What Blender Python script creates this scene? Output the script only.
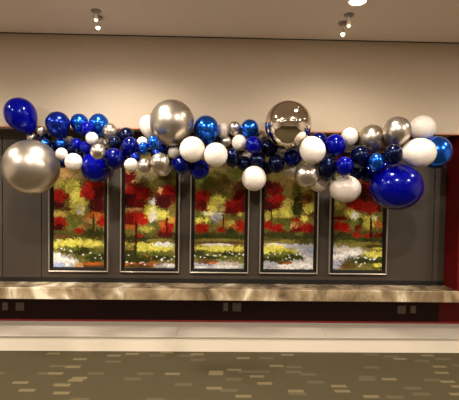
import bpy, bmesh, math, random
import numpy as np
from mathutils import Vector, Matrix, Quaternion

random.seed(7)
SC = bpy.context.scene
COL = SC.collection
for o in list(bpy.data.objects):
    bpy.data.objects.remove(o, do_unlink=True)

# ------------------------------------------------------------------ camera
F = 430.0
EYE = Vector((0.0, 0.0, 1.5))
PITCH, YAW, ROLL = [math.radians(a) for a in (-1.885, 1.388, 0.833)]
fwd = Vector((math.sin(YAW) * math.cos(PITCH), math.cos(YAW) * math.cos(PITCH), math.sin(PITCH)))
r0 = Vector((math.cos(YAW), -math.sin(YAW), 0)); u0 = r0.cross(fwd)
RIGHT = math.cos(ROLL) * r0 + math.sin(ROLL) * u0
UP = -math.sin(ROLL) * r0 + math.cos(ROLL) * u0
cd = bpy.data.cameras.new('camera'); cam = bpy.data.objects.new('camera', cd); COL.objects.link(cam)
M3 = Matrix((RIGHT, UP, -fwd)).transposed()
cam.matrix_world = Matrix.Translation(EYE) @ M3.to_4x4()
cd.sensor_fit = 'HORIZONTAL'; cd.sensor_width = 36; cd.lens = 36 * F / 459
cd.clip_start = 0.02
SC.camera = cam

def ray(px, py):
    return (px - 229.5) * RIGHT - (py - 200) * UP + F * fwd
def on_y(px, py, Y):                       # where the sight line of a photo pixel meets the wall plane y = Y
    d = ray(px, py); return EYE + d * (Y / d.y)
def on_z(px, py, Z):
    d = ray(px, py); return EYE + d * ((Z - EYE.z) / d.z)

# ------------------------------------------------------------------ world, exposure, lamps
w = bpy.data.worlds.new('World'); SC.world = w; w.use_nodes = True
w.node_tree.nodes['Background'].inputs[0].default_value = (1, .86, .72, 1)
w.node_tree.nodes['Background'].inputs[1].default_value = 0.0
SC.view_settings.view_transform = 'Standard'; SC.view_settings.look = 'None'
SC.view_settings.exposure = 0.56; SC.view_settings.gamma = 1; SC.view_settings.use_curve_mapping = False

Z_CEIL = 2.8645
Y_STEP, Y_FACE, Y_BACK = 3.841, 4.012, 4.258
Z_STEP, Z_LEDGE, Z_LEDGE_B, Z_SOFF = 0.1395, 0.529, 0.4215, 2.02
LX = (on_z(92, -4, Z_CEIL).x, on_z(357.5, 0.5, Z_CEIL).x)
LX = (2 * LX[0] - LX[1], LX[0], LX[1], 2 * LX[1] - LX[0])          # four columns, evenly spaced
LY = on_z(357.5, 0.5, Z_CEIL).y
LAMP_ROWS = [LY, LY - 1.5, LY - 3.0]
LAMP_COL = (1.0, 0.92, 0.83)
LAMP_W = [88, 43, 4]
for i, yy in enumerate(LAMP_ROWS):
    for xx in LX:
        if i == 0:
            ld = bpy.data.lights.new('downlight_lamp', 'SPOT'); ld.shadow_soft_size = .07
            ld.spot_size = math.radians(152); ld.spot_blend = 1
        else:
            ld = bpy.data.lights.new('downlight_lamp', 'AREA'); ld.shape = 'DISK'; ld.size = .14
        ld.energy = LAMP_W[i] * (1.75 if xx < 0 and i == 0 else 1.0); ld.color = LAMP_COL
        lo = bpy.data.objects.new('downlight_lamp', ld); COL.objects.link(lo)
        lo.location = (xx, yy, Z_CEIL - 0.032)
        lo.rotation_euler = (0, 0, 0)

# added fill uplights, out of view, that brighten the ceiling (housings are built below)
UPL = [(-1.25, 1.35), (1.25, 1.35), (-1.25, -1.3), (1.25, -1.3)]
UP_Z, UP_L, UP_W = 2.42, 1.5, 5
for x, y in UPL:
    ld = bpy.data.lights.new('added_fill_lamp', 'AREA'); ld.shape = 'RECTANGLE'; ld.size = UP_L - .06; ld.size_y = .09
    ld.energy = UP_W; ld.spread = math.radians(150); ld.color = LAMP_COL
    lo = bpy.data.objects.new('added_fill_lamp', ld); COL.objects.link(lo)
    lo.location = (x, y, UP_Z + .012); lo.rotation_euler = (math.pi, 0, 0)

# ------------------------------------------------------------------ helpers
def lin(c):
    return tuple(((v / 255) / 12.92 if v / 255 <= .04045 else ((v / 255 + .055) / 1.055) ** 2.4) for v in c)

def mat(name, col, rough=.5, metal=0.0, spec=.5, coat=0.0, noise=0.0, nscale=20, bump=0.0, emit=0.0):
    m = bpy.data.materials.new(name); m.use_nodes = True
    nt = m.node_tree; b = nt.nodes['Principled BSDF']
    c = lin(col)
    b.inputs['Base Color'].default_value = (*c, 1)
    b.inputs['Roughness'].default_value = rough; b.inputs['Metallic'].default_value = metal
    b.inputs['Specular IOR Level'].default_value = spec
    b.inputs['Coat Weight'].default_value = coat; b.inputs['Coat Roughness'].default_value = .06
    if emit:
        b.inputs['Emission Color'].default_value = (*c, 1); b.inputs['Emission Strength'].default_value = emit
    if noise or bump:
        tc = nt.nodes.new('ShaderNodeTexCoord'); n = nt.nodes.new('ShaderNodeTexNoise')
        n.inputs['Scale'].default_value = nscale; n.inputs['Detail'].default_value = 6
        nt.links.new(tc.outputs['Object'], n.inputs['Vector'])
        if noise:
            r = nt.nodes.new('ShaderNodeValToRGB')
            r.color_ramp.elements[0].position = .3; r.color_ramp.elements[1].position = .7
            r.color_ramp.elements[0].color = (*[v * (1 - noise) for v in c], 1)
            r.color_ramp.elements[1].color = (*[min(1, v * (1 + noise)) for v in c], 1)
            nt.links.new(n.outputs['Fac'], r.inputs[0]); nt.links.new(r.outputs[0], b.inputs['Base Color'])
        if bump:
            bp = nt.nodes.new('ShaderNodeBump'); bp.inputs['Strength'].default_value = bump
            bp.inputs['Distance'].default_value = .01
            nt.links.new(n.outputs['Fac'], bp.inputs['Height']); nt.links.new(bp.outputs[0], b.inputs['Normal'])
    return m

def add_box(bm, x0, x1, y0, y1, z0, z1, bevel=0.0, seg=2):
    vs = [bm.verts.new((x, y, z)) for x in (x0, x1) for y in (y0, y1) for z in (z0, z1)]
    fs = [bm.faces.new([vs[i] for i in q]) for q in
          ((0, 1, 3, 2), (4, 6, 7, 5), (0, 4, 5, 1), (2, 3, 7, 6), (0, 2, 6, 4), (1, 5, 7, 3))]
    if bevel:
        es = list({e for f in fs for e in f.edges})
        bmesh.ops.bevel(bm, geom=es, offset=bevel, segments=seg, affect='EDGES', profile=.5)
    return fs

def add_lathe(bm, prof, seg=24, loc=(0, 0, 0)):
    rings = []
    for r, z in prof:
        if r < 1e-6:
            rings.append([bm.verts.new((loc[0], loc[1], loc[2] + z))])
        else:
            rings.append([bm.verts.new((loc[0] + r * math.cos(2 * math.pi * k / seg),
                                        loc[1] + r * math.sin(2 * math.pi * k / seg), loc[2] + z)) for k in range(seg)])
    for a, b in zip(rings, rings[1:]):
        for k in range(seg):
            k2 = (k + 1) % seg
            if len(a) == 1 and len(b) == 1: continue
            if len(a) == 1: bm.faces.new((a[0], b[k], b[k2]))
            elif len(b) == 1: bm.faces.new((a[k], b[0], a[k2]))
            else: bm.faces.new((a[k], b[k], b[k2], a[k2]))

def mesh_of(name, bm, m, smooth=False):
    bmesh.ops.recalc_face_normals(bm, faces=bm.faces)
    me = bpy.data.meshes.new(name); bm.to_mesh(me); bm.free()
    me.materials.append(m)
    if smooth: me.shade_smooth()
    return me

def obj(name, bm, m, parent=None, smooth=False, loc=None):
    me = bm if isinstance(bm, bpy.types.Mesh) else mesh_of(name, bm, m, smooth)
    o = bpy.data.objects.new(name, me); COL.objects.link(o)
    if parent: o.parent = parent
    if loc is not None: o.location = loc
    return o

def struct(name, bm, m):
    o = obj(name, bm, m); o['kind'] = 'structure'; return o

def thing(name, label, cat, loc=(0, 0, 0), group=None):
    o = bpy.data.objects.new(name, None); COL.objects.link(o); o.location = loc
    o.empty_display_size = .1
    return tag(o, label, cat, group)

def tag(o, label, cat, group=None):
    o['label'] = label; o['category'] = cat
    if group: o['group'] = group
    return o

def box_struct(name, m, *a):
    bm = bmesh.new(); add_box(bm, *a); return struct(name, bm, m)

# ------------------------------------------------------------------ materials of the room
M_WALL = mat('cream_wall', (177, 160, 136), .65, noise=.03, nscale=60, bump=.03)
M_CEIL = mat('ceiling_paint', (224, 210, 192), .8)
M_GREY = mat('grey_wall_panel', (60, 50, 38), .6, noise=.05, nscale=80)
M_GROOVE = mat('groove_black', (18, 14, 12), .7)
M_RED = mat('red_paint', (92, 5, 3), .6, spec=.2)
M_RED_SHADE = mat('shaded_red_paint', (34, 6, 5), .6, spec=.2)  # the red paint again, with the recess shade put into its colour
M_RED_LIT = mat('painted_red_light', (120, 14, 6), .5)  # brighter red, light at the wall foot put into the colour
M_WOOD = mat('brown_edge_trim', (165, 95, 45), .4)
M_CREAM = mat('cream_riser', (232, 219, 196), .6)
M_ROOM = mat('room_wall', (214, 200, 182), .7)
M_BLACK = mat('black_baseboard', (14, 10, 9), .5)

def carpet():
    m = bpy.data.materials.new('carpet'); m.use_nodes = True
    nt = m.node_tree; N = nt.nodes; L = nt.links; b = N['Principled BSDF']
    b.inputs['Roughness'].default_value = .95; b.inputs['Specular IOR Level'].default_value = .1
    tc = N.new('ShaderNodeTexCoord'); sx = N.new('ShaderNodeSeparateXYZ'); L.new(tc.outputs['Object'], sx.inputs[0])
    def math_(op, a, b_=None, c=None):
        n = N.new('ShaderNodeMath'); n.operation = op
        for i, v in enumerate((a, b_, c)):
            if v is None: continue
            if isinstance(v, (int, float)): n.inputs[i].default_value = v
            else: L.new(v, n.inputs[i])
        return n.outputs[0]
    def layer(rowh, colw, seed, thr):
        row = math_('FLOOR', math_('DIVIDE', sx.outputs['Y'], rowh))
        wr = N.new('ShaderNodeTexWhiteNoise'); wr.noise_dimensions = '1D'; L.new(math_('ADD', row, seed), wr.inputs['W'])
        col = math_('FLOOR', math_('ADD', math_('DIVIDE', sx.outputs['X'], colw), wr.outputs['Value']))
        cb = N.new('ShaderNodeCombineXYZ'); L.new(row, cb.inputs[0]); L.new(col, cb.inputs[1]); cb.inputs[2].default_value = seed
        wn = N.new('ShaderNodeTexWhiteNoise'); L.new(cb.outputs[0], wn.inputs['Vector'])
        return math_('GREATER_THAN', wn.outputs['Value'], thr), wn.outputs['Value']
    f1, v1 = layer(.040, .115, 3.0, .958)
    f2, v2 = layer(.046, .13, 11.0, .93)
    mx = N.new('ShaderNodeMix'); mx.data_type = 'RGBA'
    mx.inputs['A'].default_value = (*lin((66, 58, 39)), 1); mx.inputs['B'].default_value = (*lin((79, 70, 50)), 1)
    L.new(f2, mx.inputs['Factor'])
    mx2 = N.new('ShaderNodeMix'); mx2.data_type = 'RGBA'
    L.new(mx.outputs['Result'], mx2.inputs['A']); mx2.inputs['B'].default_value = (*lin((100, 88, 62)), 1)
    L.new(f1, mx2.inputs['Factor'])
    nz = N.new('ShaderNodeTexNoise'); nz.inputs['Scale'].default_value = 160; L.new(tc.outputs['Object'], nz.inputs['Vector'])
    hs = N.new('ShaderNodeHueSaturation'); L.new(mx2.outputs['Result'], hs.inputs['Color'])
    L.new(math_('ADD', math_('MULTIPLY', nz.outputs['Fac'], .5), .75), hs.inputs['Value'])
    L.new(hs.outputs[0], b.inputs['Base Color'])
    bp = N.new('ShaderNodeBump'); bp.inputs['Strength'].default_value = .3; bp.inputs['Distance'].default_value = .004
    L.new(nz.outputs['Fac'], bp.inputs['Height']); L.new(bp.outputs[0], b.inputs['Normal'])
    return m

def marble():
    m = bpy.data.materials.new('brown_marble'); m.use_nodes = True
    nt = m.node_tree; N = nt.nodes; L = nt.links; b = N['Principled BSDF']
    b.inputs['Roughness'].default_value = .22; b.inputs['Coat Weight'].default_value = .3
    tc = N.new('ShaderNodeTexCoord'); mp = N.new('ShaderNodeMapping'); L.new(tc.outputs['Object'], mp.inputs[0])
    mp.inputs['Scale'].default_value = (1.0, .9, .7); mp.inputs['Rotation'].default_value = (0.1, .35, .3)
    n1 = N.new('ShaderNodeTexNoise'); n1.inputs['Scale'].default_value = 4.6; n1.inputs['Detail'].default_value = 7
    n1.inputs['Distortion'].default_value = .6; L.new(mp.outputs[0], n1.inputs['Vector'])
    r = N.new('ShaderNodeValToRGB'); e = r.color_ramp.elements
    e[0].position = .32; e[0].color = (*lin((90, 74, 52)), 1)
    e[1].position = .66; e[1].color = (*lin((240, 226, 198)), 1)
    x = e.new(.46); x.color = (*lin((142, 122, 92)), 1)
    x = e.new(.57); x.color = (*lin((184, 162, 128)), 1)
    L.new(n1.outputs['Fac'], r.inputs[0])
    n2 = N.new('ShaderNodeTexNoise'); n2.inputs['Scale'].default_value = 2.3; n2.inputs['Detail'].default_value = 5
    n2.inputs['Distortion'].default_value = 1.6; L.new(mp.outputs[0], n2.inputs['Vector'])
    ab = N.new('ShaderNodeMath'); ab.operation = 'SUBTRACT'; ab.inputs[1].default_value = .5; L.new(n2.outputs['Fac'], ab.inputs[0])
    ab2 = N.new('ShaderNodeMath'); ab2.operation = 'ABSOLUTE'; L.new(ab.outputs[0], ab2.inputs[0])
    r2 = N.new('ShaderNodeValToRGB'); r2.color_ramp.elements[0].position = 0; r2.color_ramp.elements[0].color = (.22, .22, .22, 1)
    r2.color_ramp.elements[1].position = .012; r2.color_ramp.elements[1].color = (0, 0, 0, 1)
    L.new(ab2.outputs[0], r2.inputs[0])
    mx = N.new('ShaderNodeMix'); mx.data_type = 'RGBA'; L.new(r2.outputs[0], mx.inputs['Factor'])
    L.new(r.outputs[0], mx.inputs['A']); mx.inputs['B'].default_value = (*lin((214, 202, 178)), 1)
    L.new(mx.outputs['Result'], b.inputs['Base Color'])
    return m

M_CARPET = carpet(); M_MARBLE = marble()
M_STONE = mat('grey_speckled_stone', (166, 154, 138), .6, noise=.09, nscale=130)

# ------------------------------------------------------------------ the room
XL, XR = -4.4, 4.4
YB = -3.6
X_RET = on_y(445, 240, Y_BACK).x              # the red return wall that closes the niche on the right
box_struct('floor', M_CARPET, XL, XR, YB, Y_BACK + .1, -.1, 0)
box_struct('ceiling', M_CEIL, XL, XR, YB, Y_BACK + .1, Z_CEIL, Z_CEIL + .1)
box_struct('wall_upper', M_WALL, XL, XR, Y_FACE, Y_BACK + .1, Z_SOFF, Z_CEIL)
box_struct('wall_rear', M_ROOM, XL, XR, YB - .1, YB, -.1, Z_CEIL + .1)
box_struct('wall_left', M_ROOM, XL - .1, XL, YB, Y_BACK + .1, -.1, Z_CEIL + .1)
box_struct('wall_far_right', M_ROOM, XR, XR + .1, YB, Y_BACK + .1, -.1, Z_CEIL + .1)
box_struct('wall_right', M_RED, X_RET, XR, Y_FACE + .003, Y_BACK + .1, Z_LEDGE + .001, Z_SOFF)
X_TONE = on_y(439, 312, Y_BACK).x
box_struct('wall_lower_right', M_RED, X_TONE, XR, Y_BACK, Y_BACK + .1, Z_STEP, Z_LEDGE_B)
box_struct('wall_lower', M_RED_SHADE, XL, X_TONE, Y_BACK, Y_BACK + .1, Z_STEP, Z_LEDGE_B)  # shade under the ledge is in this darker red
box_struct('wall_footing', M_RED, XL, XR, Y_BACK, Y_BACK + .1, 0, Z_STEP)
# grey wall boards at the back of the niche, with open joints over a black backing
bm = bmesh.new()
seams = [XL, on_y(2.5, 230, Y_BACK).x, on_y(41.5, 230, Y_BACK).x, on_y(433.5, 230, Y_BACK).x, X_RET]
for a, b in zip(seams, seams[1:]):
    add_box(bm, a + .003, b - .003, Y_BACK, Y_BACK + .02, Z_LEDGE + .04, Z_SOFF, .002, 1)
struct('wall_back', bm, M_GREY)
box_struct('wall_backing', M_GROOVE, XL, X_RET, Y_BACK + .02, Y_BACK + .1, Z_LEDGE_B, Z_SOFF)
box_struct('baseboard_back', M_BLACK, XL, X_RET, Y_BACK - .004, Y_BACK + .02, Z_LEDGE, Z_LEDGE + .04)
box_struct('painted_light_strip', M_RED_LIT, XL, XR, Y_BACK - .006, Y_BACK, Z_STEP, Z_STEP + .014)  # added strip that imitates light grazing the foot of the recess wall
box_struct('trim_1', M_WOOD, XL, XR, Y_FACE - .006, Y_FACE + .02, Z_SOFF - .012, Z_SOFF)
box_struct('trim_2', M_GROOVE, XL, XR, Y_FACE - .012, Y_FACE, Z_CEIL - .006, Z_CEIL)

# low raised platform along the wall
pl = thing('raised_platform', 'low raised platform with grey stone top and cream riser along the carpet', 'platform', (0, Y_BACK, 0))
bm = bmesh.new()
xs = [XL + .002] + [on_y(x, 328, 4.05).x for x in (-110, 34, 178, 322, 466)] + [XR - .002]
for a, b in zip(xs, xs[1:]):
    add_box(bm, a + .0004, b - .0004, Y_STEP - .006 - Y_BACK, -.008, Z_STEP - .02, Z_STEP, .003, 1)
o = obj('stone_top', bm, M_STONE, pl); o['label'] = 'grey speckled stone top'
bm = bmesh.new(); add_box(bm, XL + .002, XR - .002, Y_STEP - Y_BACK, -.003, 0, Z_STEP - .0205)
o = obj('riser', bm, M_CREAM, pl); o['label'] = 'smooth cream riser'

# marble ledge
bm = bmesh.new(); add_box(bm, XL + .002, XR - .002, Y_FACE - .012, Y_BACK - .006, Z_LEDGE_B, Z_LEDGE, .006, 3)
tag(obj('marble_ledge', bm, M_MARBLE), 'long brown marble ledge with pale veins below the five paintings', 'ledge')

# ------------------------------------------------------------------ ceiling fittings
M_TRIM = mat('white_trim', (225, 218, 205), .4)
M_LENS = mat('lit_lens', (255, 236, 205), .4, emit=14)
M_BULB = mat('lit_bulb', (255, 240, 215), .3, emit=12)
M_DIM = mat('dim_bulb', (255, 240, 215), .3, emit=1.2)
M_STEEL = mat('brushed_steel', (150, 145, 138), .3, metal=1)
def downlight(x, y, label):
    t = thing('ceiling_downlight', label, 'ceiling light', (x, y, Z_CEIL), 'round downlights in the ceiling')
    bm = bmesh.new(); add_lathe(bm, [(.056, 0), (.078, 0), (.078, -.006), (.072, -.012), (.058, -.010), (.056, 0)], 40)
    obj('trim_ring', bm, M_TRIM, t, True)
    bm = bmesh.new(); add_lathe(bm, [(0, 0), (.056, 0), (.056, -.008), (.04, -.018), (0, -.023)], 40)
    obj('lens', bm, M_LENS, t)
names = ['nearest the paintings wall', 'second from the paintings wall', 'farthest from the paintings wall']
for i, yy in enumerate(LAMP_ROWS):
    for q, xx in enumerate(LX):
        downlight(xx, yy, 'round lit ceiling downlight of the %s row, %s' % (('far left', 'left', 'right', 'far right')[q], names[i]))

for x, y in UPL:  # housings made up to carry the added fill lamps
    t = thing('added_uplight', 'added unseen linear uplight at the %s, %s' % ('left' if x < 0 else 'right', 'over the viewer' if y > 0 else 'behind the viewer'), 'ceiling light', (x, y, UP_Z), 'added linear uplights')
    bm = bmesh.new(); add_box(bm, -UP_L / 2, UP_L / 2, -.06, .06, -.05, 0, .008, 2); obj('housing', bm, M_TRIM, t)
    for q in (-1, 1):
        bm = bmesh.new(); add_lathe(bm, [(0, 0), (.004, 0), (.004, Z_CEIL - UP_Z), (0, Z_CEIL - UP_Z)], 8, (q * UP_L * .42, 0, 0)); obj('rod', bm, M_STEEL, t)
def pendant(px, py, bx, by, label, lit):
    c = on_z(px, py, Z_CEIL)
    d = ray(bx, by); p = EYE + d * (c.y / d.y)
    drop = max(.05, Z_CEIL - p.z)
    t = thing('ceiling_spotlight', label, 'spotlight', (c.x, c.y, Z_CEIL), 'small spotlights under the ceiling')
    bm = bmesh.new(); add_lathe(bm, [(0, 0), (.04, 0), (.04, -.008), (.03, -.018), (0, -.02)], 24)
    obj('canopy', bm, M_STEEL, t, True)
    bm = bmesh.new(); add_lathe(bm, [(0, -.015), (.006, -.015), (.006, -drop + .03), (0, -drop + .03)], 12)
    obj('stem', bm, M_TRIM, t)
    bm = bmesh.new(); add_lathe(bm, [(0, -drop + .04), (.012, -drop + .038), (.02, -drop + .012), (.02, -drop + .005), (.016, -drop + .005), (0, -drop + .012)], 20)
    obj('lamp_head', bm, M_TRIM, t, True)
    bm = bmesh.new(); add_lathe(bm, [(0, -drop + .012), (.012, -drop + .008), (.015, -drop), (.010, -drop - .010), (0, -drop - .013)], 20)
    obj('bulb', bm, M_BULB if lit else M_DIM, t, True)
pendant(349, 14.5, 347, 26, 'small spotlight below the right bright downlight, nearer the viewer', 0)
pendant(343, 22.5, 344.5, 34.5, 'small lit spotlight at the right, close to the cream wall', 1)
pendant(96, 10.5, 92, 20, 'small spotlight at the left of the ceiling, nearer the viewer', 0)
pendant(98, 17, 100, 28, 'small lit spotlight at the left, close to the cream wall', 1)

# ------------------------------------------------------------------ wall outlets under the ledge
M_PLATE = mat('brown_plate', (92, 82, 68), .45)
M_SLOT = mat('outlet_slot', (20, 16, 14), .6)
M_OUTB = mat('outlet_face', (125, 116, 104), .4)
def outlet(px, py, w_, h_, label):
    p = on_y(px, py, Y_BACK)
    t = thing('wall_outlet', label, 'outlet', (p.x, Y_BACK, p.z), 'outlets and plates under the ledge')
    bm = bmesh.new(); add_box(bm, -w_ / 2, w_ / 2, -.006, 0, -h_ / 2, h_ / 2, .002, 2)
    obj('plate', bm, M_PLATE, t)
    for s in (-1, 1):
        bm = bmesh.new(); add_box(bm, -w_ * .28, w_ * .28, -.009, -.006, s * h_ * .24 - h_ * .16, s * h_ * .24 + h_ * .16, .0012, 1)
        f = obj('socket', bm, M_OUTB, t)
        bm = bmesh.new()
        for q in (-1, 1): add_box(bm, q * w_ * .13 - .002, q * w_ * .13 + .002, -.0098, -.009, s * h_ * .24 - .004, s * h_ * .24 + .009)
        add_box(bm, -.003, .003, -.0098, -.009, s * h_ * .24 - .013, s * h_ * .24 - .007)
        obj('slots', bm, M_SLOT, f)
def plate(px, py, w_, label):
    p = on_y(px, py, Y_BACK)
    t = thing('blank_plate', label, 'wall plate', (p.x, Y_BACK, p.z), 'outlets and plates under the ledge')
    bm = bmesh.new(); add_box(bm, -w_ / 2, w_ / 2, -.006, 0, -w_ / 2, w_ / 2, .002, 2); obj('plate', bm, M_PLATE, t)
    for q in (-1, 1):
        bm = bmesh.new(); add_lathe(bm, [(0, 0), (.004, 0), (.003, .002), (0, .002)], 10)
        bmesh.ops.rotate(bm, verts=bm.verts, cent=(0, 0, 0), matrix=Matrix.Rotation(math.pi / 2, 3, 'X'))
        obj('screw', bm, M_STEEL, t, loc=(q * w_ * .25, -.006, 0))
outlet(5.3, 306, .056, .082, 'duplex wall outlet under the left end of the ledge')
plate(20, 306.3, .082, 'square blank wall plate right of the left outlet')
outlet(225.6, 306.8, .05, .084, 'duplex wall outlet under the middle of the ledge')
plate(236.8, 307, .084, 'square blank wall plate right of the middle outlet')
plate(401.5, 309.6, .084, 'square blank wall plate left of the right outlet')
outlet(413, 309.3, .056, .078, 'duplex wall outlet under the right end of the ledge')

# ------------------------------------------------------------------ framed paintings
M_FRAME = mat('silver_frame', (176, 164, 146), .38, metal=.55)
M_LINER = mat('black_liner', (14, 10, 8), .6, spec=.2)
def paint_mat():
    m = bpy.data.materials.new('landscape_print'); m.use_nodes = True
    nt = m.node_tree; b = nt.nodes['Principled BSDF']
    a = nt.nodes.new('ShaderNodeAttribute'); a.attribute_name = 'ink'
    nt.links.new(a.outputs['Color'], b.inputs['Base Color'])
    b.inputs['Roughness'].default_value = .6; b.inputs['Specular IOR Level'].default_value = .1
    return m
M_PRINT = paint_mat()

def smooth_noise(rng, h, w_, cell):
    gh, gw = int(h / cell) + 3, int(w_ / cell) + 3
    g = rng.random((gh, gw)); ys = np.arange(h) / cell; xs_ = np.arange(w_) / cell
    y0 = ys.astype(int); x0 = xs_.astype(int); fy = (ys - y0)[:, None]; fx = (xs_ - x0)[None]
    fy = fy * fy * (3 - 2 * fy); fx = fx * fx * (3 - 2 * fx)
    a = g[y0][:, x0]; b = g[y0][:, x0 + 1]; c = g[y0 + 1][:, x0]; d = g[y0 + 1][:, x0 + 1]
    return (a * (1 - fx) + b * fx) * (1 - fy) + (c * (1 - fx) + d * fx) * fy

RED, DRED, MAR = (166, 22, 9), (112, 12, 7), (72, 9, 7)
YEL, LYEL, OLV, DOLV, GRN, DGRN = (232, 222, 96), (246, 238, 170), (132, 118, 52), (86, 78, 30), (104, 108, 40), (56, 58, 20)
TAN, ORG, WHT, GRY, BRN = (206, 158, 96), (196, 104, 40), (244, 240, 232), (186, 184, 190), (104, 72, 36)
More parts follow.
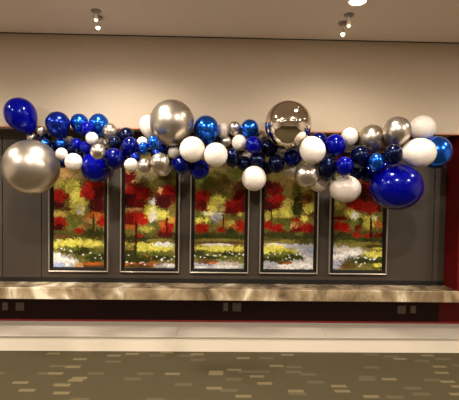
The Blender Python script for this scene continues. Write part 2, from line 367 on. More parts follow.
# strokes: x from the left of the picture, y down the photo, half sizes, colour
def common(base):
    return [(33, 130, 60, 34, (140, 118, 70)), (33, 200, 60, 50, base), (33, 236, 40, 6, DOLV)]
PAINT = [
 common(OLV) + [(20, 172, 12, 8, TAN), (12, 185, 7, 6, (196, 180, 84)), (30, 160, 30, 8, (150, 130, 84)), (36, 174, 12, 6, (160, 130, 76)),
  (28, 190, 8, 9, YEL), (33, 205, 8, 12, YEL), (35, 210, 4, 5, LYEL), (34, 213, 2.5, 2.5, WHT),
  (13, 198, 10, 8, RED), (11, 206, 9, 4, MAR), (48, 190, 14, 11, DRED), (53, 203, 11, 14, MAR), (42, 193, 7, 7, RED), (50, 184, 8, 4, RED),
  (19, 210, 6, 3, BRN), (14, 215, 9, 3, (206, 176, 84)), (50, 217, 11, 5, ORG), (44, 221, 8, 3, TAN), (57, 222, 5, 6, RED), (48, 225, 1.2, 12, DGRN),
  (27, 222, 9, 7, GRN), (31, 219, 4, 3, OLV), (13, 223, 9, 6, RED), (12, 228, 8, 3, MAR), (38, 227, 6, 3, (180, 140, 70)), (33, 231, 5, 2.6, RED),
  (33, 236, 34, 3, DOLV), (52, 233, 12, 4, DGRN), (14, 237, 12, 2, BRN), (34, 243.5, 27, 4.8, YEL), (10, 246, 10, 3, YEL),
  (45, 254, 20, 7, GRN), (30, 251, 18, 4, DGRN), (52, 258, 12, 4, DGRN), (22, 249, 14, 2.5, GRN),
  (45, 266, 20, 4, BRN), (48, 264, 12, 1.5, ORG), (10, 264, 23, 9.5, GRY), (18, 262, 14, 4, WHT), (10, 258, 7, 5, WHT), (14, 266, 9, 3, (176, 190, 222)), (34, 266, 5, 3, TAN)]
  + [(x, y, 1.05, .8, WHT) for x, y in ((16, 249), (19, 250), (25, 251), (26, 252), (38, 255), (54, 255), (50, 258), (56, 258), (45, 253), (13, 241))],
 common(OLV) + [(45, 178, 16, 14, DOLV), (30, 170, 12, 12, (140, 124, 84)), (14, 178, 7, 10, DRED), (13, 171, 3, 3, TAN), (20, 182, 4, 2, TAN), (33, 186, 4, 4, OLV),
  (20, 194, 14, 11, DRED), (13, 200, 8, 8, MAR), (28, 194, 9, 6, RED), (16, 190, 8, 4, RED), (22, 205, 10, 6, DRED), (50, 196, 12, 11, DRED), (47, 202, 9, 8, MAR), (53, 190, 7, 5, RED), (44, 190, 3, 3, TAN),
  (37, 202, 3, 4, WHT), (36, 212, 8, 8, YEL), (47, 214, 6, 5, YEL), (38, 214, 4, 8, LYEL), (37, 217, 3, 5, WHT), (14, 210, 5, 2, TAN), (22, 209, 5, 1.5, TAN), (56, 220, 5, 4, ORG),
  (20, 218, 12, 8, RED), (12, 222, 7, 8, DRED), (14, 228, 8, 4, ORG), (28, 221, 6, 4, RED), (39, 226, 8, 6, GRN), (31, 229, 6, 3, (180, 168, 70)), (44, 230, 6, 3, BRN), (52, 226, 7, 7, RED), (46, 224, 4, 3, ORG), (55, 220, 4, 3, (210, 160, 60)), (50, 234, 9, 3, MAR), (15, 232, 8, 3, OLV), (24, 236, 4, 2, RED),
  (33, 239, 34, 3, DGRN), (45, 240, 14, 2, OLV), (33, 247, 28, 4.5, YEL), (48, 244, 11, 2.2, WHT), (14, 248, 8, 4, OLV),
  (33, 256, 30, 5, GRN), (20, 260, 14, 5, DGRN), (44, 258, 14, 3, DGRN), (14, 254, 8, 5, DGRN), (28, 265, 20, 2.5, ORG), (24, 266, 14, 2, BRN), (50, 266, 11, 3, GRY), (54, 265, 7, 2, WHT),
  (21, 236, 1.4, 20, MAR), (20.5, 250, 1.8, 9, DGRN), (51, 226, 1, 12, MAR)]
  + [(x, y, 1.05, .8, WHT) for x, y in ((14, 255), (17, 263), (28, 262), (30, 264), (26, 263), (41, 256), (47, 259), (46, 260), (49, 257), (56, 259), (59, 256), (53, 260), (12, 262))]
  + [(x, y, 1.2, .9, ORG) for x, y in ((29, 254), (32, 256), (16, 250), (36, 258))],
 common(OLV) + [(33, 160, 34, 14, (140, 122, 74)), (18, 183, 12, 7, GRN), (46, 174, 8, 7, GRN), (34, 178, 12, 8, OLV), (44, 188, 8, 5, (160, 140, 70)), (50, 186, 7, 5, (130, 90, 60)),
  (15, 197, 9, 7, RED), (16, 206, 10, 6, DRED), (52, 198, 8, 9, DRED), (47, 207, 10, 8, RED), (40, 206, 5, 5, RED), (43, 212, 7, 5, DRED), (55, 208, 5, 7, DRED),
  (30, 201, 7, 6, YEL), (26, 207, 6, 6, YEL), (33, 208, 4, 4, (226, 200, 120)), (30, 216, 7, 4, WHT), (29, 219, 5, 4, GRY), (20, 214, 6, 3, LYEL), (13, 216, 5, 5, GRN), (40, 217, 6, 4, OLV), (53, 216, 6, 4, OLV), (52, 214, 2.5, 2, YEL),
  (12, 221, 4, 3, YEL), (20, 221, 4, 3, YEL), (24, 225, 5, 5, GRN), (37, 223, 6, 4, (190, 140, 60)), (44, 224, 5, 4, YEL), (53, 226, 6, 6, RED), (46, 227, 4, 3, ORG), (15, 228, 8, 5, RED), (19, 231, 4, 2.5, RED), (34, 230, 4, 3, RED), (44, 232, 7, 4, DGRN), (36, 222, .8, 8, DGRN),
  (33, 237, 34, 3, DGRN), (30, 240, 22, 1.6, OLV), (33, 243, 30, 1.5, BRN), (30, 245, 16, 1.6, WHT), (33, 248.5, 28, 3.2, YEL), (16, 252, 9, 2, OLV),
  (33, 256, 30, 4.5, GRN), (12, 254, 7, 3, DGRN), (42, 254, 14, 2.5, DGRN), (22, 258, 12, 2, DGRN),
  (33, 266, 32, 5, GRY), (20, 262, 12, 2.6, BRN), (40, 264, 14, 2, (214, 196, 180)), (26, 263, 4, 1.2, ORG), (40, 267, 12, 2, WHT), (14, 268, 6, 1.2, WHT)]
  + [(x, y, 1.0, .75, WHT) for x, y in ((9, 256), (14, 257), (18, 258), (21, 255), (27, 256), (29, 256), (33, 255), (42, 253), (45, 254), (49, 256), (52, 254), (56, 255), (38, 257), (52, 258))],
 common(OLV) + [(33, 165, 34, 12, (130, 116, 66)), (30, 180, 10, 8, (140, 116, 60)), (17, 189, 10, 7, DRED), (14, 185, 8, 4, MAR), (15, 204, 11, 10, DRED), (20, 199, 7, 5, RED), (11, 207, 6, 7, MAR),
  (38, 200, 10, 15, GRN), (40, 206, 6, 12, DGRN), (34, 192, 6, 6, OLV), (51, 202, 8, 10, (190, 140, 50)), (52, 208, 6, 5, YEL), (50, 198, 6, 4, BRN), (56, 216, 6, 4, BRN),
  (28, 213, 7, 8, YEL), (30, 204, 4, 5, (214, 190, 90)), (12, 217, 4, 5, (190, 180, 80)), (18, 214, 3, 4, YEL), (16, 222, 5, 5, OLV), (29, 222, 8, 4, GRN), (46, 219, 4, 3, YEL), (39, 220, 5, 3, RED), (36, 226, 3, 4, TAN),
  (11, 226, 5, 5, RED), (21, 228, 7, 4.5, RED), (25, 232, 5, 3, DRED), (48, 228, 10, 5, RED), (40, 230, 5, 2.5, DRED), (54, 229, 4, 4, DRED), (30, 226, 4, 5, GRN), (15, 214, .8, 14, MAR), (35, 232, 3, 2.4, DRED),
  (33, 236, 34, 3.5, DGRN), (42, 234, 4, 2.5, GRN), (30, 242, 22, 2, OLV), (16, 240, 10, 1.6, DOLV), (50, 242, 12, 3, DOLV),
  (34, 246.5, 28, 2.2, GRY), (18, 245, 8, 1.5, WHT), (50, 254, 16, 9, GRY), (48, 262, 22, 6, (214, 208, 204)), (33, 267, 30, 4, WHT), (14, 266, 10, 4, GRY), (54, 250, 8, 3, (170, 176, 196)),
  (16, 250, 14, 5, YEL), (30, 252, 12, 3, (190, 186, 60)), (24, 257, 22, 5, GRN), (14, 260, 12, 3, DGRN), (36, 258, 11, 3.5, DGRN), (28, 263, 8, 1.6, BRN), (31, 264, 4, 1, ORG)]
  + [(x, y, 1.0, .75, WHT) for x, y in ((12, 246), (9, 254), (13, 255), (19, 255), (24, 254), (32, 256), (33, 258), (40, 255), (37, 260), (30, 259), (43, 254), (12, 258))],
 common(OLV) + [(33, 160, 34, 16, DRED), (46, 185, 16, 20, DRED), (40, 196, 14, 9, MAR), (30, 206, 12, 7, RED), (44, 208, 9, 6, RED), (54, 200, 6, 12, MAR), (24, 190, 8, 8, MAR),
  (14, 208, 6, 8, (190, 176, 80)), (17, 216, 9, 6, OLV), (24, 214, 7, 4, YEL), (30, 217, 6, 4, LYEL), (28, 215, 3, 3, WHT), (41, 220, 7, 4, YEL), (48, 219, 5, 3, LYEL), (36, 226, 12, 6, OLV), (44, 224, 7, 5, YEL), (33, 222, 4, 4, GRN), (54, 224, 6, 5, ORG), (56, 220, 4, 3, OLV),
  (14, 227, 10, 5, RED), (20, 230, 5, 3, RED), (32, 229, 4, 4, DRED), (30, 235.5, 5, 2.4, RED), (26, 224, 4, 6, GRN), (42, 236, 5, 2, RED), (52, 236, 6, 2.2, DRED), (45, 228, 1.2, 15, MAR), (14, 219, 8, 2, DRED),
  (16, 236, 10, 3, DGRN), (33, 241, 34, 2.6, DGRN), (38, 244, 14, 1.8, OLV), (22, 242, 10, 1.6, GRN), (48, 247, 10, 2, DOLV), (52, 249, 6, 1.2, YEL),
  (18, 256, 22, 9, GRY), (24, 251, 16, 3, (216, 204, 190)), (14, 258, 9, 3, WHT), (28, 254, 12, 2.5, WHT), (14, 266, 12, 4, (176, 176, 192)), (26, 264, 8, 6, DOLV), (22, 268, 8, 2.5, BRN),
  (46, 259, 15, 6, GRN), (50, 255, 12, 3.5, YEL), (40, 262, 12, 3.5, DGRN), (52, 261, 7, 3, DGRN), (50, 268, 11, 3, GRN), (53, 266, 6, 2, YEL), (40, 269, 8, 1.8, OLV)]
  + [(x, y, 1.2, .9, WHT) for x, y in ((33, 259), (31, 263), (40, 258), (41, 259), (36, 265), (35, 267), (45, 260), (50, 259), (49, 260), (40, 264))],
]
def painting(i, cx, zb, label, xorg, xcrop, ybot, cat='painting'):
    W, H, fr, li = .582, 1.225, .012, .031
    t = thing('framed_painting', label, cat, (cx, Y_BACK, zb), 'framed paintings in the niche')
    def rect_frame(o_in, o_out, y_in, y_out, mname, m):
        bm = bmesh.new()
        def ring(ins, y): return [bm.verts.new((sx * (W / 2 - ins), y, ins if sz < 0 else H - ins)) for sx, sz in ((-1, -1), (1, -1), (1, 1), (-1, 1))]
        R_ = [ring(o_out, -.001), ring(o_out, y_out), ring(o_out + (o_in - o_out) * .35, y_out - .004), ring(o_in, y_in), ring(o_in, -.001)]
        for a, b in zip(R_, R_[1:] + R_[:1]):
            for k in range(4): bm.faces.new((a[k], a[(k + 1) % 4], b[(k + 1) % 4], b[k]))
        return obj(mname, bm, m, t)
    rect_frame(fr, 0, -.034, -.036, 'frame', M_FRAME)
    rect_frame(fr + li, fr, -.022, -.028, 'liner', M_LINER)
    # the print: a fine grid that carries its ink as a colour per vertex
    ins = fr + li - .002
    w_, h_ = W - 2 * ins, H - 2 * ins
    nx, nz = 124, 284
    rng = np.random.default_rng(40 + i)
    U = np.linspace(0, 1, nx)[None].repeat(nz, 0); V = np.linspace(0, 1, nz)[:, None].repeat(nx, 1)     # V: 0 top
    PX = xcrop[0] + U * (xcrop[1] - xcrop[0]); PY = ybot - (1 - V) * h_ * 101.0
    wx = (smooth_noise(rng, nz, nx, 5) - .5) * 3.4 + (smooth_noise(rng, nz, nx, 2) - .5) * 2.2
    wy = (smooth_noise(rng, nz, nx, 5) - .5) * 2.6 + (smooth_noise(rng, nz, nx, 2) - .5) * 1.6
    img = np.zeros((nz, nx, 3)) + np.array(lin(OLV))
    for (x, y, rx, ry, c) in PAINT[i]:
        k = 1.0 if min(rx, ry) > 2 else .35
        d = ((PX + wx * k - x) / rx) ** 2 + ((PY + wy * k - y) / ry) ** 2
        d = d + (smooth_noise(rng, nz, nx, 3) - .5) * (.9 if k == 1 else .3) + (smooth_noise(rng, nz, nx, 1.4) - .5) * (.9 if k == 1 else .2)
        a = np.clip((1.22 - d) / .6, 0, 1)[..., None]
        tone = .5 + .95 * (.6 * smooth_noise(rng, nz, nx, 2.6) + .4 * smooth_noise(rng, nz, nx, 6))[..., None]
        img = img * (1 - a) + a * np.array(lin(c)) * tone
    img *= .84 * (.82 + .36 * np.stack([smooth_noise(rng, nz, nx, 1.6) for _ in range(3)], -1))
    img = np.clip(img, 0, 1)
    me = bpy.data.meshes.new('canvas_print')
    xs2 = (U - .5) * w_; zs2 = ins + (1 - V) * h_
    co = np.stack([xs2, np.full_like(xs2, -.014), zs2], -1).reshape(-1, 3)
    idx = np.arange(nx * nz).reshape(nz, nx)
    q = np.stack([idx[:-1, :-1], idx[1:, :-1], idx[1:, 1:], idx[:-1, 1:]], -1).reshape(-1, 4)
    n0 = len(co)
    back = co.copy(); back[:, 1] = -.002
    cor = [idx[0, 0], idx[-1, 0], idx[-1, -1], idx[0, -1]]
    co2 = np.vstack([co, back[cor]])
    faces = [tuple(map(int, f)) for f in q] + [(n0 + 3, n0 + 2, n0 + 1, n0)]
    me.from_pydata([tuple(map(float, c)) for c in co2], [], faces)
    at = me.color_attributes.new('ink', 'FLOAT_COLOR', 'POINT')
    buf = np.ones((len(co2), 4), dtype=np.float32); buf[:n0, :3] = img.reshape(-1, 3)
    at.data.foreach_set('color', buf.ravel())
    me.materials.append(M_PRINT)
    obj('canvas', me, None, t)
spec = [(48.6, 107.9, 271.7, 45, (7.9, 59.3), 267.6), (120, 179, 272.4, 115, (9.8, 59.7), 267.8), (190.2, 247.6, 272.8, 187, (7.9, 56.8), 269),
        (259.2, 317.2, 274.0, 256, (7.5, 56), 270), (329, 386, 275, 325, (7.9, 57), 271.2)]
plabels = ['framed autumn landscape with yellow glow between red trees, leftmost of five paintings',
           'framed autumn landscape with slim dark tree on lawn, second painting from the left',
           'framed autumn landscape with flower strip above pale path, middle of five paintings',
           'framed autumn landscape with white path curving round green bank, second painting from the right',
           'framed autumn landscape with grey stream at lower left, rightmost of five paintings']
Yf_ = Y_BACK - .03
cxs = [(on_y(a, y, Yf_).x + on_y(b, y, Yf_).x) / 2 for a, b, y, *_ in spec]
zbs = [on_y((a + b) / 2, y, Yf_).z for a, b, y, *_ in spec]
pitch = (cxs[-1] - cxs[0]) / 4; zb = sum(zbs) / 5
print('painting centres', [round(v, 3) for v in cxs], 'bottoms', [round(v, 3) for v in zbs],
      'widths', [round(on_y(b, y, Yf_).x - on_y(a, y, Yf_).x, 3) for a, b, y, *_ in spec])
for i, s in enumerate(spec):
    painting(i, cxs[i], zb, plabels[i], s[3], s[4], s[5])

# ------------------------------------------------------------------ balloons
BM = {
 'royal': mat('royal_blue_latex', (1, 2, 108), .15, spec=.4, coat=.06),
 'deep': mat('deep_blue_latex', (1, 2, 70), .16, spec=.4, coat=.06),
 'navy': mat('navy_latex', (3, 5, 30), .17, spec=.4, coat=.08),
 'chrome': mat('chrome_blue_latex', (36, 104, 228), .2, metal=.92),
 'dark': mat('dark_chrome_blue_latex', (22, 44, 150), .2, metal=.85),
 'silver': mat('silver_satin_latex', (196, 186, 172), .29, metal=.95),
 'satin': mat('satin_silver_latex', (190, 180, 165), .33, metal=.95),
 'mirror': mat('silver_foil', (214, 206, 192), .045, metal=1),
 'white': mat('white_latex', (222, 211, 198), .36, spec=.45),
 'pearl': mat('pearl_white_latex', (206, 193, 178), .3, spec=.6),
}
for k in ('royal', 'deep', 'navy'):
    BM[k].node_tree.nodes['Principled BSDF'].inputs['Specular Tint'].default_value = (.35, .5, 1, 1)
WORD = {'royal': 'royal blue', 'deep': 'deep blue', 'navy': 'navy', 'chrome': 'chrome blue', 'dark': 'dark metallic blue',
        'silver': 'silver', 'mirror': 'mirror silver', 'satin': 'satin silver', 'white': 'white', 'pearl': 'pearl white'}

def balloon_bm(e):
    # widest radius 1, along z, neck at -z, mid length at 0; e = how pear-shaped
    low = 1 + .32 * e
    prof = []
    n = 26
    for k in range(n + 1):
        th = math.pi * k / n
        c, s = math.cos(th), math.sin(th)
        if c >= 0: prof.append((s, c))
        else:
            prof.append((max(s * (1 - .30 * e * c * c), .05 if k > n - 2 else 0), c * low))
    prof[0] = (0, 1); prof[-1] = (0, -low)
    off = (low - 1) / 2
    bm = bmesh.new(); add_lathe(bm, [(r, z + off) for r, z in prof], 40)
    return bm, 1 + off
def knot_bm():
    bm = bmesh.new()
    add_lathe(bm, [(0, .35), (.45, .3), (.34, .0), (.5, -.2), (.52, -.4), (.34, -.55), (.5, -.8), (.9, -1.15), (.86, -1.2), (.4, -.9), (0, -.8)], 16)
    return bm
MESH = {}; KNOT = {}
for k, m in BM.items():
    for e in (0.25, 1.0):
        bm, half = balloon_bm(e); MESH[k, e] = (mesh_of('balloon_skin', bm, m, True), half)
    KNOT[k] = mesh_of('balloon_knot', knot_bm(), m, True)

# photo x, y, half width, half length along the neck, neck direction in the picture (0 down, 90 right; None = to the back), finish, layer (0 front), label
B = [
 (21.7, 116.5, 15.3, 19.3, 26, 'royal', 1, 'large royal blue balloon tilted at the top left end of the garland'),
 (31.5, 167.3, 27.3, 27.3, None, 'satin', 0, 'huge silver balloon at the left end of the garland'),
 (31.5, 137.5, 4.6, 4.6, None, 'silver', 1, 'tiny silver balloon at the neck of the large left royal blue balloon'),
 (41.5, 130.6, 4.8, 4.8, None, 'silver', 1, 'tiny silver balloon left of the top left dark metallic blue balloon'),
 (44, 137.5, 6.8, 6.8, None, 'navy', 2, 'small navy balloon above the huge left silver balloon'),
 (45.3, 143.3, 4.6, 4.6, None, 'chrome', 1, 'tiny chrome blue balloon touching the huge left silver balloon'),
 (58.4, 125.3, 11.8, 13.8, 15, 'dark', 1, 'medium dark metallic blue balloon, first above the leftmost painting'),
 (61, 143.3, 5.8, 5.6, None, 'chrome', 1, 'tiny chrome blue balloon above a tiny white balloon, left part of garland'),
 (61.6, 153.7, 5.7, 5.7, None, 'white', 0, 'tiny white balloon right of the huge left silver balloon'),
 (73.6, 162, 8.5, 8.7, None, 'white', 0, 'small white balloon in front of the leftmost painting'),
 (79.7, 124, 8.8, 10.5, 10, 'chrome', 2, 'small chrome blue balloon at top, left of the two side by side'),
 (98.6, 125.5, 9.7, 12, -5, 'chrome', 2, 'small chrome blue balloon at top, right of the two side by side'),
 (87.2, 129.5, 6.8, 7.6, 0, 'royal', 1, 'small royal blue balloon between two chrome blue balloons at top left'),
 (92, 138.4, 6.1, 6.3, None, 'white', 0, 'tiny white balloon in front of two chrome blue balloons at left'),
 (76.9, 144.4, 6, 6.2, None, 'royal', 0, 'small royal blue balloon above the white balloon at leftmost painting'),
 (85.6, 147.4, 5.8, 6, None, 'royal', 0, 'small royal blue balloon left of a silver balloon, below tiny white one'),
 (69.6, 140.3, 4, 4, None, 'silver', 2, 'tiny silver balloon peeping out below two blue balloons at left'),
 (70.8, 149, 6, 6, None, 'navy', 2, 'small navy balloon between the two white balloons at left'),
 (52.5, 147.5, 6.6, 6.6, None, 'navy', 2, 'small navy balloon behind the upper right of the huge silver balloon'),
 (80.3, 153.5, 6.2, 6.2, None, 'navy', 2, 'small navy balloon below the pair of small royal blue ones'),
 (96.5, 167.3, 15, 15.3, None, 'royal', 1, 'large royal blue balloon hanging before the leftmost painting, upper right corner'),
 (98.1, 151.6, 7.7, 8, None, 'silver', 0, 'small silver balloon atop the large royal blue one at leftmost painting'),
 (110.1, 132, 7.6, 8.6, 0, 'silver', 1, 'small silver balloon right of the chrome blue pair at top left'),
 (105.6, 143.5, 4.3, 4.5, None, 'silver', 1, 'tiny silver balloon right above another small silver one, left part'),
 (100.6, 140.5, 3.6, 3.6, None, 'pearl', 2, 'tiny pearl balloon right of the tiny white balloon, left part'),
 (126.6, 136, 8.5, 8.7, None, 'navy', 2, 'small navy balloon at top, right of the left silver cluster'),
 (115.2, 143.5, 6.6, 7.4, 0, 'navy', 1, 'small navy balloon directly below the upper left silver balloon'),
 (130.6, 148.5, 9, 11.6, 0, 'deep', 1, 'medium deep blue balloon above the second painting, left corner'),
 (114, 158.8, 10.6, 10.8, None, 'deep', 1, 'medium deep blue balloon above the gap between two leftmost paintings'),
 (148.2, 127.2, 8.5, 12, 8, 'white', 2, 'medium white balloon peeping out left of the large satin silver balloon'),
 (142.4, 142.2, 5.3, 5.4, None, 'white', 2, 'tiny white balloon behind a tiny chrome blue one, second painting'),
 (143.6, 148.2, 5, 6.4, 0, 'chrome', 1, 'tiny chrome blue balloon above the smaller silver one, second painting'),
 (153.4, 143, 6, 7.6, 0, 'chrome', 1, 'small chrome blue balloon below left of the large satin silver balloon'),
 (163.2, 149, 6.2, 6.2, None, 'dark', 2, 'small dark metallic blue balloon under the large satin silver balloon'),
 (135.4, 157.5, 5, 5.2, None, 'dark', 1, 'tiny dark metallic blue balloon above the pearl balloon, second painting'),
 (131, 165, 6.8, 6.9, None, 'pearl', 1, 'small pearl balloon at the upper left corner of the second painting'),
 (144.4, 166, 6.4, 7.6, None, 'silver', 0, 'small silver balloon, left of two before the second painting'),
 (159.8, 162.5, 9.4, 9.5, None, 'silver', 0, 'small silver balloon, right of two before the second painting'),
 (163, 168.3, 8, 8, None, 'pearl', 2, 'small pearl balloon behind the right silver one, second painting'),
 (174, 152.6, 6, 6.1, None, 'pearl', 1, 'tiny pearl balloon directly beneath the large satin silver balloon'),
 (171.7, 122.8, 22, 23, -12, 'satin', 1, 'large satin silver balloon above the gap right of the second painting'),
 (192.3, 149.6, 12.7, 12.9, None, 'white', 0, 'medium white balloon, left of two side by side near middle left'),
 (215.8, 154.8, 11.9, 12.2, None, 'white', 0, 'medium white balloon, right of two side by side, above middle painting'),
 (206.7, 130.5, 12.6, 15, 14, 'chrome', 1, 'medium chrome blue balloon above two white ones, right of satin silver'),
 (199.3, 169.4, 9.9, 10.2, None, 'royal', 1, 'medium royal blue balloon hanging under the two middle white balloons'),
 (181.4, 164.5, 9.5, 9.6, None, 'deep', 1, 'medium deep blue balloon left below the left middle white balloon'),
 (171.8, 161.8, 4.6, 4.6, None, 'navy', 2, 'tiny navy balloon right of the silver one, second painting'),
 (223.4, 131, 6.4, 7.8, 0, 'pearl', 2, 'small pearl balloon between chrome blue and small silver at top middle'),
 (234.6, 128.8, 6.3, 7.7, 0, 'silver', 1, 'small silver balloon at top, left of the small chrome blue one'),
 (226, 141.5, 5.5, 5.6, None, 'silver', 1, 'tiny silver balloon above the right medium white balloon, middle'),
 (239.3, 142.6, 7.4, 8.1, None, 'white', 0, 'small white balloon left of the small royal blue one, middle'),
 (249.7, 129, 9, 9.7, 0, 'chrome', 1, 'small chrome blue balloon left of the mirror silver balloon'),
 (253.4, 145, 8.3, 9, None, 'royal', 0, 'small royal blue balloon under the small chrome blue one, middle'),
 (232.5, 158, 7.3, 10, 0, 'navy', 1, 'small navy balloon right of the right medium white balloon, middle'),
 (247.6, 156.5, 5.8, 5.8, None, 'pearl', 2, 'tiny pearl balloon glimpsed among navy ones above the hanging white balloon'),
 (244.2, 163.5, 7.6, 7.6, None, 'navy', 2, 'small navy balloon behind the top of the hanging white balloon'),
 (257.4, 160.2, 8, 8.9, None, 'navy', 1, 'small navy balloon right above the hanging white balloon'),
 (268.8, 147.6, 9, 9.3, None, 'navy', 2, 'small navy balloon at lower left of the mirror silver balloon'),
 (276.2, 163.6, 8.5, 9.7, None, 'navy', 1, 'small navy balloon above the second painting from right, left half'),
 (267, 168.2, 6.5, 6.5, None, 'navy', 2, 'small navy balloon between two others, right of the hanging white balloon'),
 (254, 178.4, 12.1, 12.6, None, 'white', 0, 'medium white balloon hanging between the middle and fourth paintings'),
 (287.8, 125.3, 23.2, 24.5, -12, 'mirror', 1, 'large mirror silver balloon reflecting the room, at top right of centre'),
 (261, 137.3, 7, 7, None, 'silver', 3, 'small silver balloon behind the left edge of the mirror silver balloon'),
 (281, 153.6, 6, 6, None, 'pearl', 2, 'tiny pearl balloon below the mirror silver balloon'),
 (292.8, 157.5, 9.1, 9.4, None, 'deep', 1, 'medium deep blue balloon left of the white one beside mirror silver'),
 (312.4, 149.8, 12.8, 13.9, -160, 'white', 0, 'medium white balloon at lower right of the mirror silver balloon'),
 (318.5, 141, 8.8, 8.8, None, 'deep', 2, 'small deep blue balloon behind the white one right of mirror silver'),
 (306.4, 175.2, 12.3, 12.4, None, 'silver', 0, 'medium silver balloon before the second painting from the right'),
 (319, 181.2, 10.4, 10.6, None, 'pearl', 2, 'medium pearl balloon behind the medium silver one, fourth painting'),
 (290, 170.3, 6.6, 6.6, None, 'pearl', 2, 'small pearl balloon left of the medium silver one, fourth painting'),
 (335, 146, 10.8, 12, 0, 'royal', 1, 'medium royal blue balloon, left of the small upper right white balloon'),
 (327.5, 169, 9.6, 12.6, 0, 'navy', 1, 'medium navy balloon above the gap between the two rightmost paintings'),
 (344.4, 166.6, 8.9, 10.3, 0, 'royal', 0, 'small royal blue balloon on top of the pearl one, rightmost painting'),
 (345, 189, 15.9, 13.5, None, 'pearl', 1, 'medium pearl balloon hanging before the left of the rightmost painting'),
 (349.5, 136.8, 8.3, 9.4, 0, 'white', 1, 'small white balloon at top, upright above the rightmost painting'),
 (360.2, 157.5, 10.3, 12.5, 0, 'navy', 1, 'medium navy balloon under the small upright white balloon, right part'),
 (376.5, 162, 8, 9.2, 0, 'chrome', 0, 'small chrome blue balloon above the huge right royal blue balloon'),
 (371.8, 139, 13, 14.4, 0, 'silver', 2, 'medium silver balloon, left of two at upper right'),
 (397, 131.7, 13.8, 15, -10, 'silver', 1, 'medium silver balloon, right of two at upper right'),
 (393.6, 154.4, 8.8, 10.4, 0, 'navy', 0, 'small navy balloon under the right one of two upper right silvers'),
 (422.3, 128, 12.8, 12.4, None, 'white', 2, 'medium white balloon at top of the right end'),
 (418.5, 152.8, 14.8, 17, -85, 'white', 1, 'medium white balloon lying sideways at the right end'),
 (436, 152.5, 15.2, 16.3, 0, 'chrome', 2, 'large chrome blue balloon at the right tip of the garland'),
 (396, 186.7, 25.6, 23.2, None, 'royal', 1, 'huge royal blue balloon hanging at right, before the rightmost painting'),
 (368.5, 173, 9.2, 9.2, None, 'deep', 2, 'medium deep blue balloon left of the huge right royal blue balloon'),
 (121.8, 160, 8, 8, None, 'deep', 2, 'small deep blue balloon between the two medium deep blue ones, left part'),
 (157, 154, 6.4, 6.4, None, 'dark', 2, 'small dark metallic blue balloon behind the right silver one, second painting'),
 (355.5, 173, 7.6, 7.6, None, 'navy', 2, 'small navy balloon right of the royal blue one atop the hanging pearl balloon'),
 (88, 157, 5.6, 5.6, None, 'deep', 2, 'tiny deep blue balloon at the top left of the large hanging royal blue one'),
 (386, 168, 8, 8, None, 'deep', 2, 'small deep blue balloon behind the top of the huge right royal blue balloon'),
 (62.5, 162, 6, 6, None, 'navy', 2, 'small navy balloon under the tiny white balloon, leftmost painting'),
]
from mathutils.bvhtree import BVHTree
def pose(i, Y):
    """world matrix, knot scale and neck half length of balloon i when its middle lies at depth Y on its sight line"""
    px, py, rx, ry, ang, kind, layer, lab = B[i]
    c = on_y(px, py, Y); k = (c - EYE).dot(fwd) / F
    a, b = rx * k, ry * k
    e = 1.0 if (ang not in (None, 0) and ry / rx > 1.16) else .25
    me, half = MESH[kind, e]
    if ang is None:
        rnd = random.Random(i * 13 + 5)
        neck = Vector((rnd.uniform(-.25, .25), 1, rnd.uniform(-.3, .25))).normalized()
        sc = (a, b, (a + b) / 2 / half)
    else:
        t = math.radians(ang)
        neck = (math.sin(t) * RIGHT - math.cos(t) * UP + (.12 if ang else .45) * fwd).normalized()
        sc = (a, a, b / half)
    zax = -neck
    yax = UP - zax * UP.dot(zax)
    if yax.length < .3: yax = fwd - zax * fwd.dot(zax)
    yax.normalize(); xax = yax.cross(zax)
    m = Matrix.Translation(c) @ Matrix((xax, yax, zax)).transposed().to_4x4() @ Matrix.Diagonal((*sc, 1))
    ks = .005 + .03 * (a * b) ** .5
    return m, me, half, (ks / sc[0], ks / sc[1], ks / sc[2]), (a * b) ** .5
def hull(i, Y):
    m, me, half, ks, R = pose(i, Y)
    vs = [m @ v.co for v in me.vertices]; fs = [tuple(p.vertices) for p in me.polygons]
    n = len(vs); kd = KNOT[B[i][5]]
    vs += [m @ Vector((v.co.x * ks[0], v.co.y * ks[1], v.co.z * ks[2] - half)) for v in kd.vertices]
    fs += [tuple(q + n for q in p.vertices) for p in kd.polygons]
    return BVHTree.FromPolygons(vs, fs), vs
def near(i, c, R, slack=.06):
    return [j for j in placed if j != i and (placed[j][1] - c).length < R * 1.35 + placed[j][2] * 1.35 + slack]
placed = {}                                   # i: (depth, centre, radius, tree, points)
def put(i, Y):
    tr, vs = hull(i, Y); c = on_y(B[i][0], B[i][1], Y); placed[i] = (Y, c, pose(i, Y)[4], tr, vs)
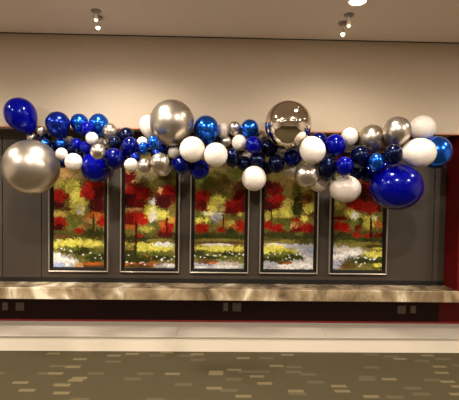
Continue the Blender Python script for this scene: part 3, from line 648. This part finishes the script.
def clash(i, Y):
    tr, vs = hull(i, Y); c = on_y(B[i][0], B[i][1], Y); R = pose(i, Y)[4]
    return any(tr.overlap(placed[j][3]) for j in near(i, c, R))
def clearance(i, Y):
    tr, vs = hull(i, Y); c = on_y(B[i][0], B[i][1], Y); R = pose(i, Y)[4]
    best = 9
    for j in near(i, c, R, .4):
        for v in placed[j][4][::3]:
            q = tr.find_nearest(v, .4)
            if q[3] is not None and q[3] < best: best = q[3]
    return best
for i in sorted(range(len(B)), key=lambda i: -B[i][6]):
    px, py, rx, ry, ang, kind, layer, lab = B[i]
    R0 = (rx * ry) ** .5 / 113.0
    Y = 3.97 - R0 * 1.1 - {3: 0, 2: 0, 1: .02, 0: .04}[layer]
    for it in range(4):                       # no farther back than where it rests on what it covers in the photo
        c = on_y(px, py, Y); Yn = Y
        for j in placed:
            cj, Rj = placed[j][1:3]
            d2 = (c.x - cj.x) ** 2 + (c.z - cj.z) ** 2; q = (R0 + Rj) * .85
            if d2 < q * q: Yn = min(Yn, cj.y - math.sqrt(q * q - d2))
        Y = Yn
    while clash(i, Y): Y -= .004
    put(i, Y)
for i in placed:                              # nothing hangs free: slide a loose balloon along its sight line until it touches
    if clearance(i, placed[i][0]) > .004:
        Y0 = placed[i][0]; found = None
        for s in range(1, 90):
            for sg in (1, -1):
                Y = Y0 + sg * s * .004
                if Y + placed[i][2] > 3.985 or clash(i, Y): continue
                g = clearance(i, Y)
                if found is None or g < found[0]: found = (g, Y)
            if found and found[0] < .004: break
        if found: put(i, found[1]); print('slid', i, round(found[0], 4), round(found[1] - Y0, 3))
print('depths', [(i, round(placed[i][0], 2)) for i in sorted(placed)])

for i, (px, py, rx, ry, ang, kind, layer, lab) in enumerate(B):
    m, me, half, ks, R = pose(i, placed[i][0])
    o = bpy.data.objects.new('balloon', me); COL.objects.link(o)
    o.matrix_world = m
    tag(o, lab, 'balloon', '%s balloons in the garland' % WORD[kind])
    kn = bpy.data.objects.new('knot', KNOT[kind]); COL.objects.link(kn); kn.parent = o
    kn.location = (0, 0, -half); kn.scale = ks
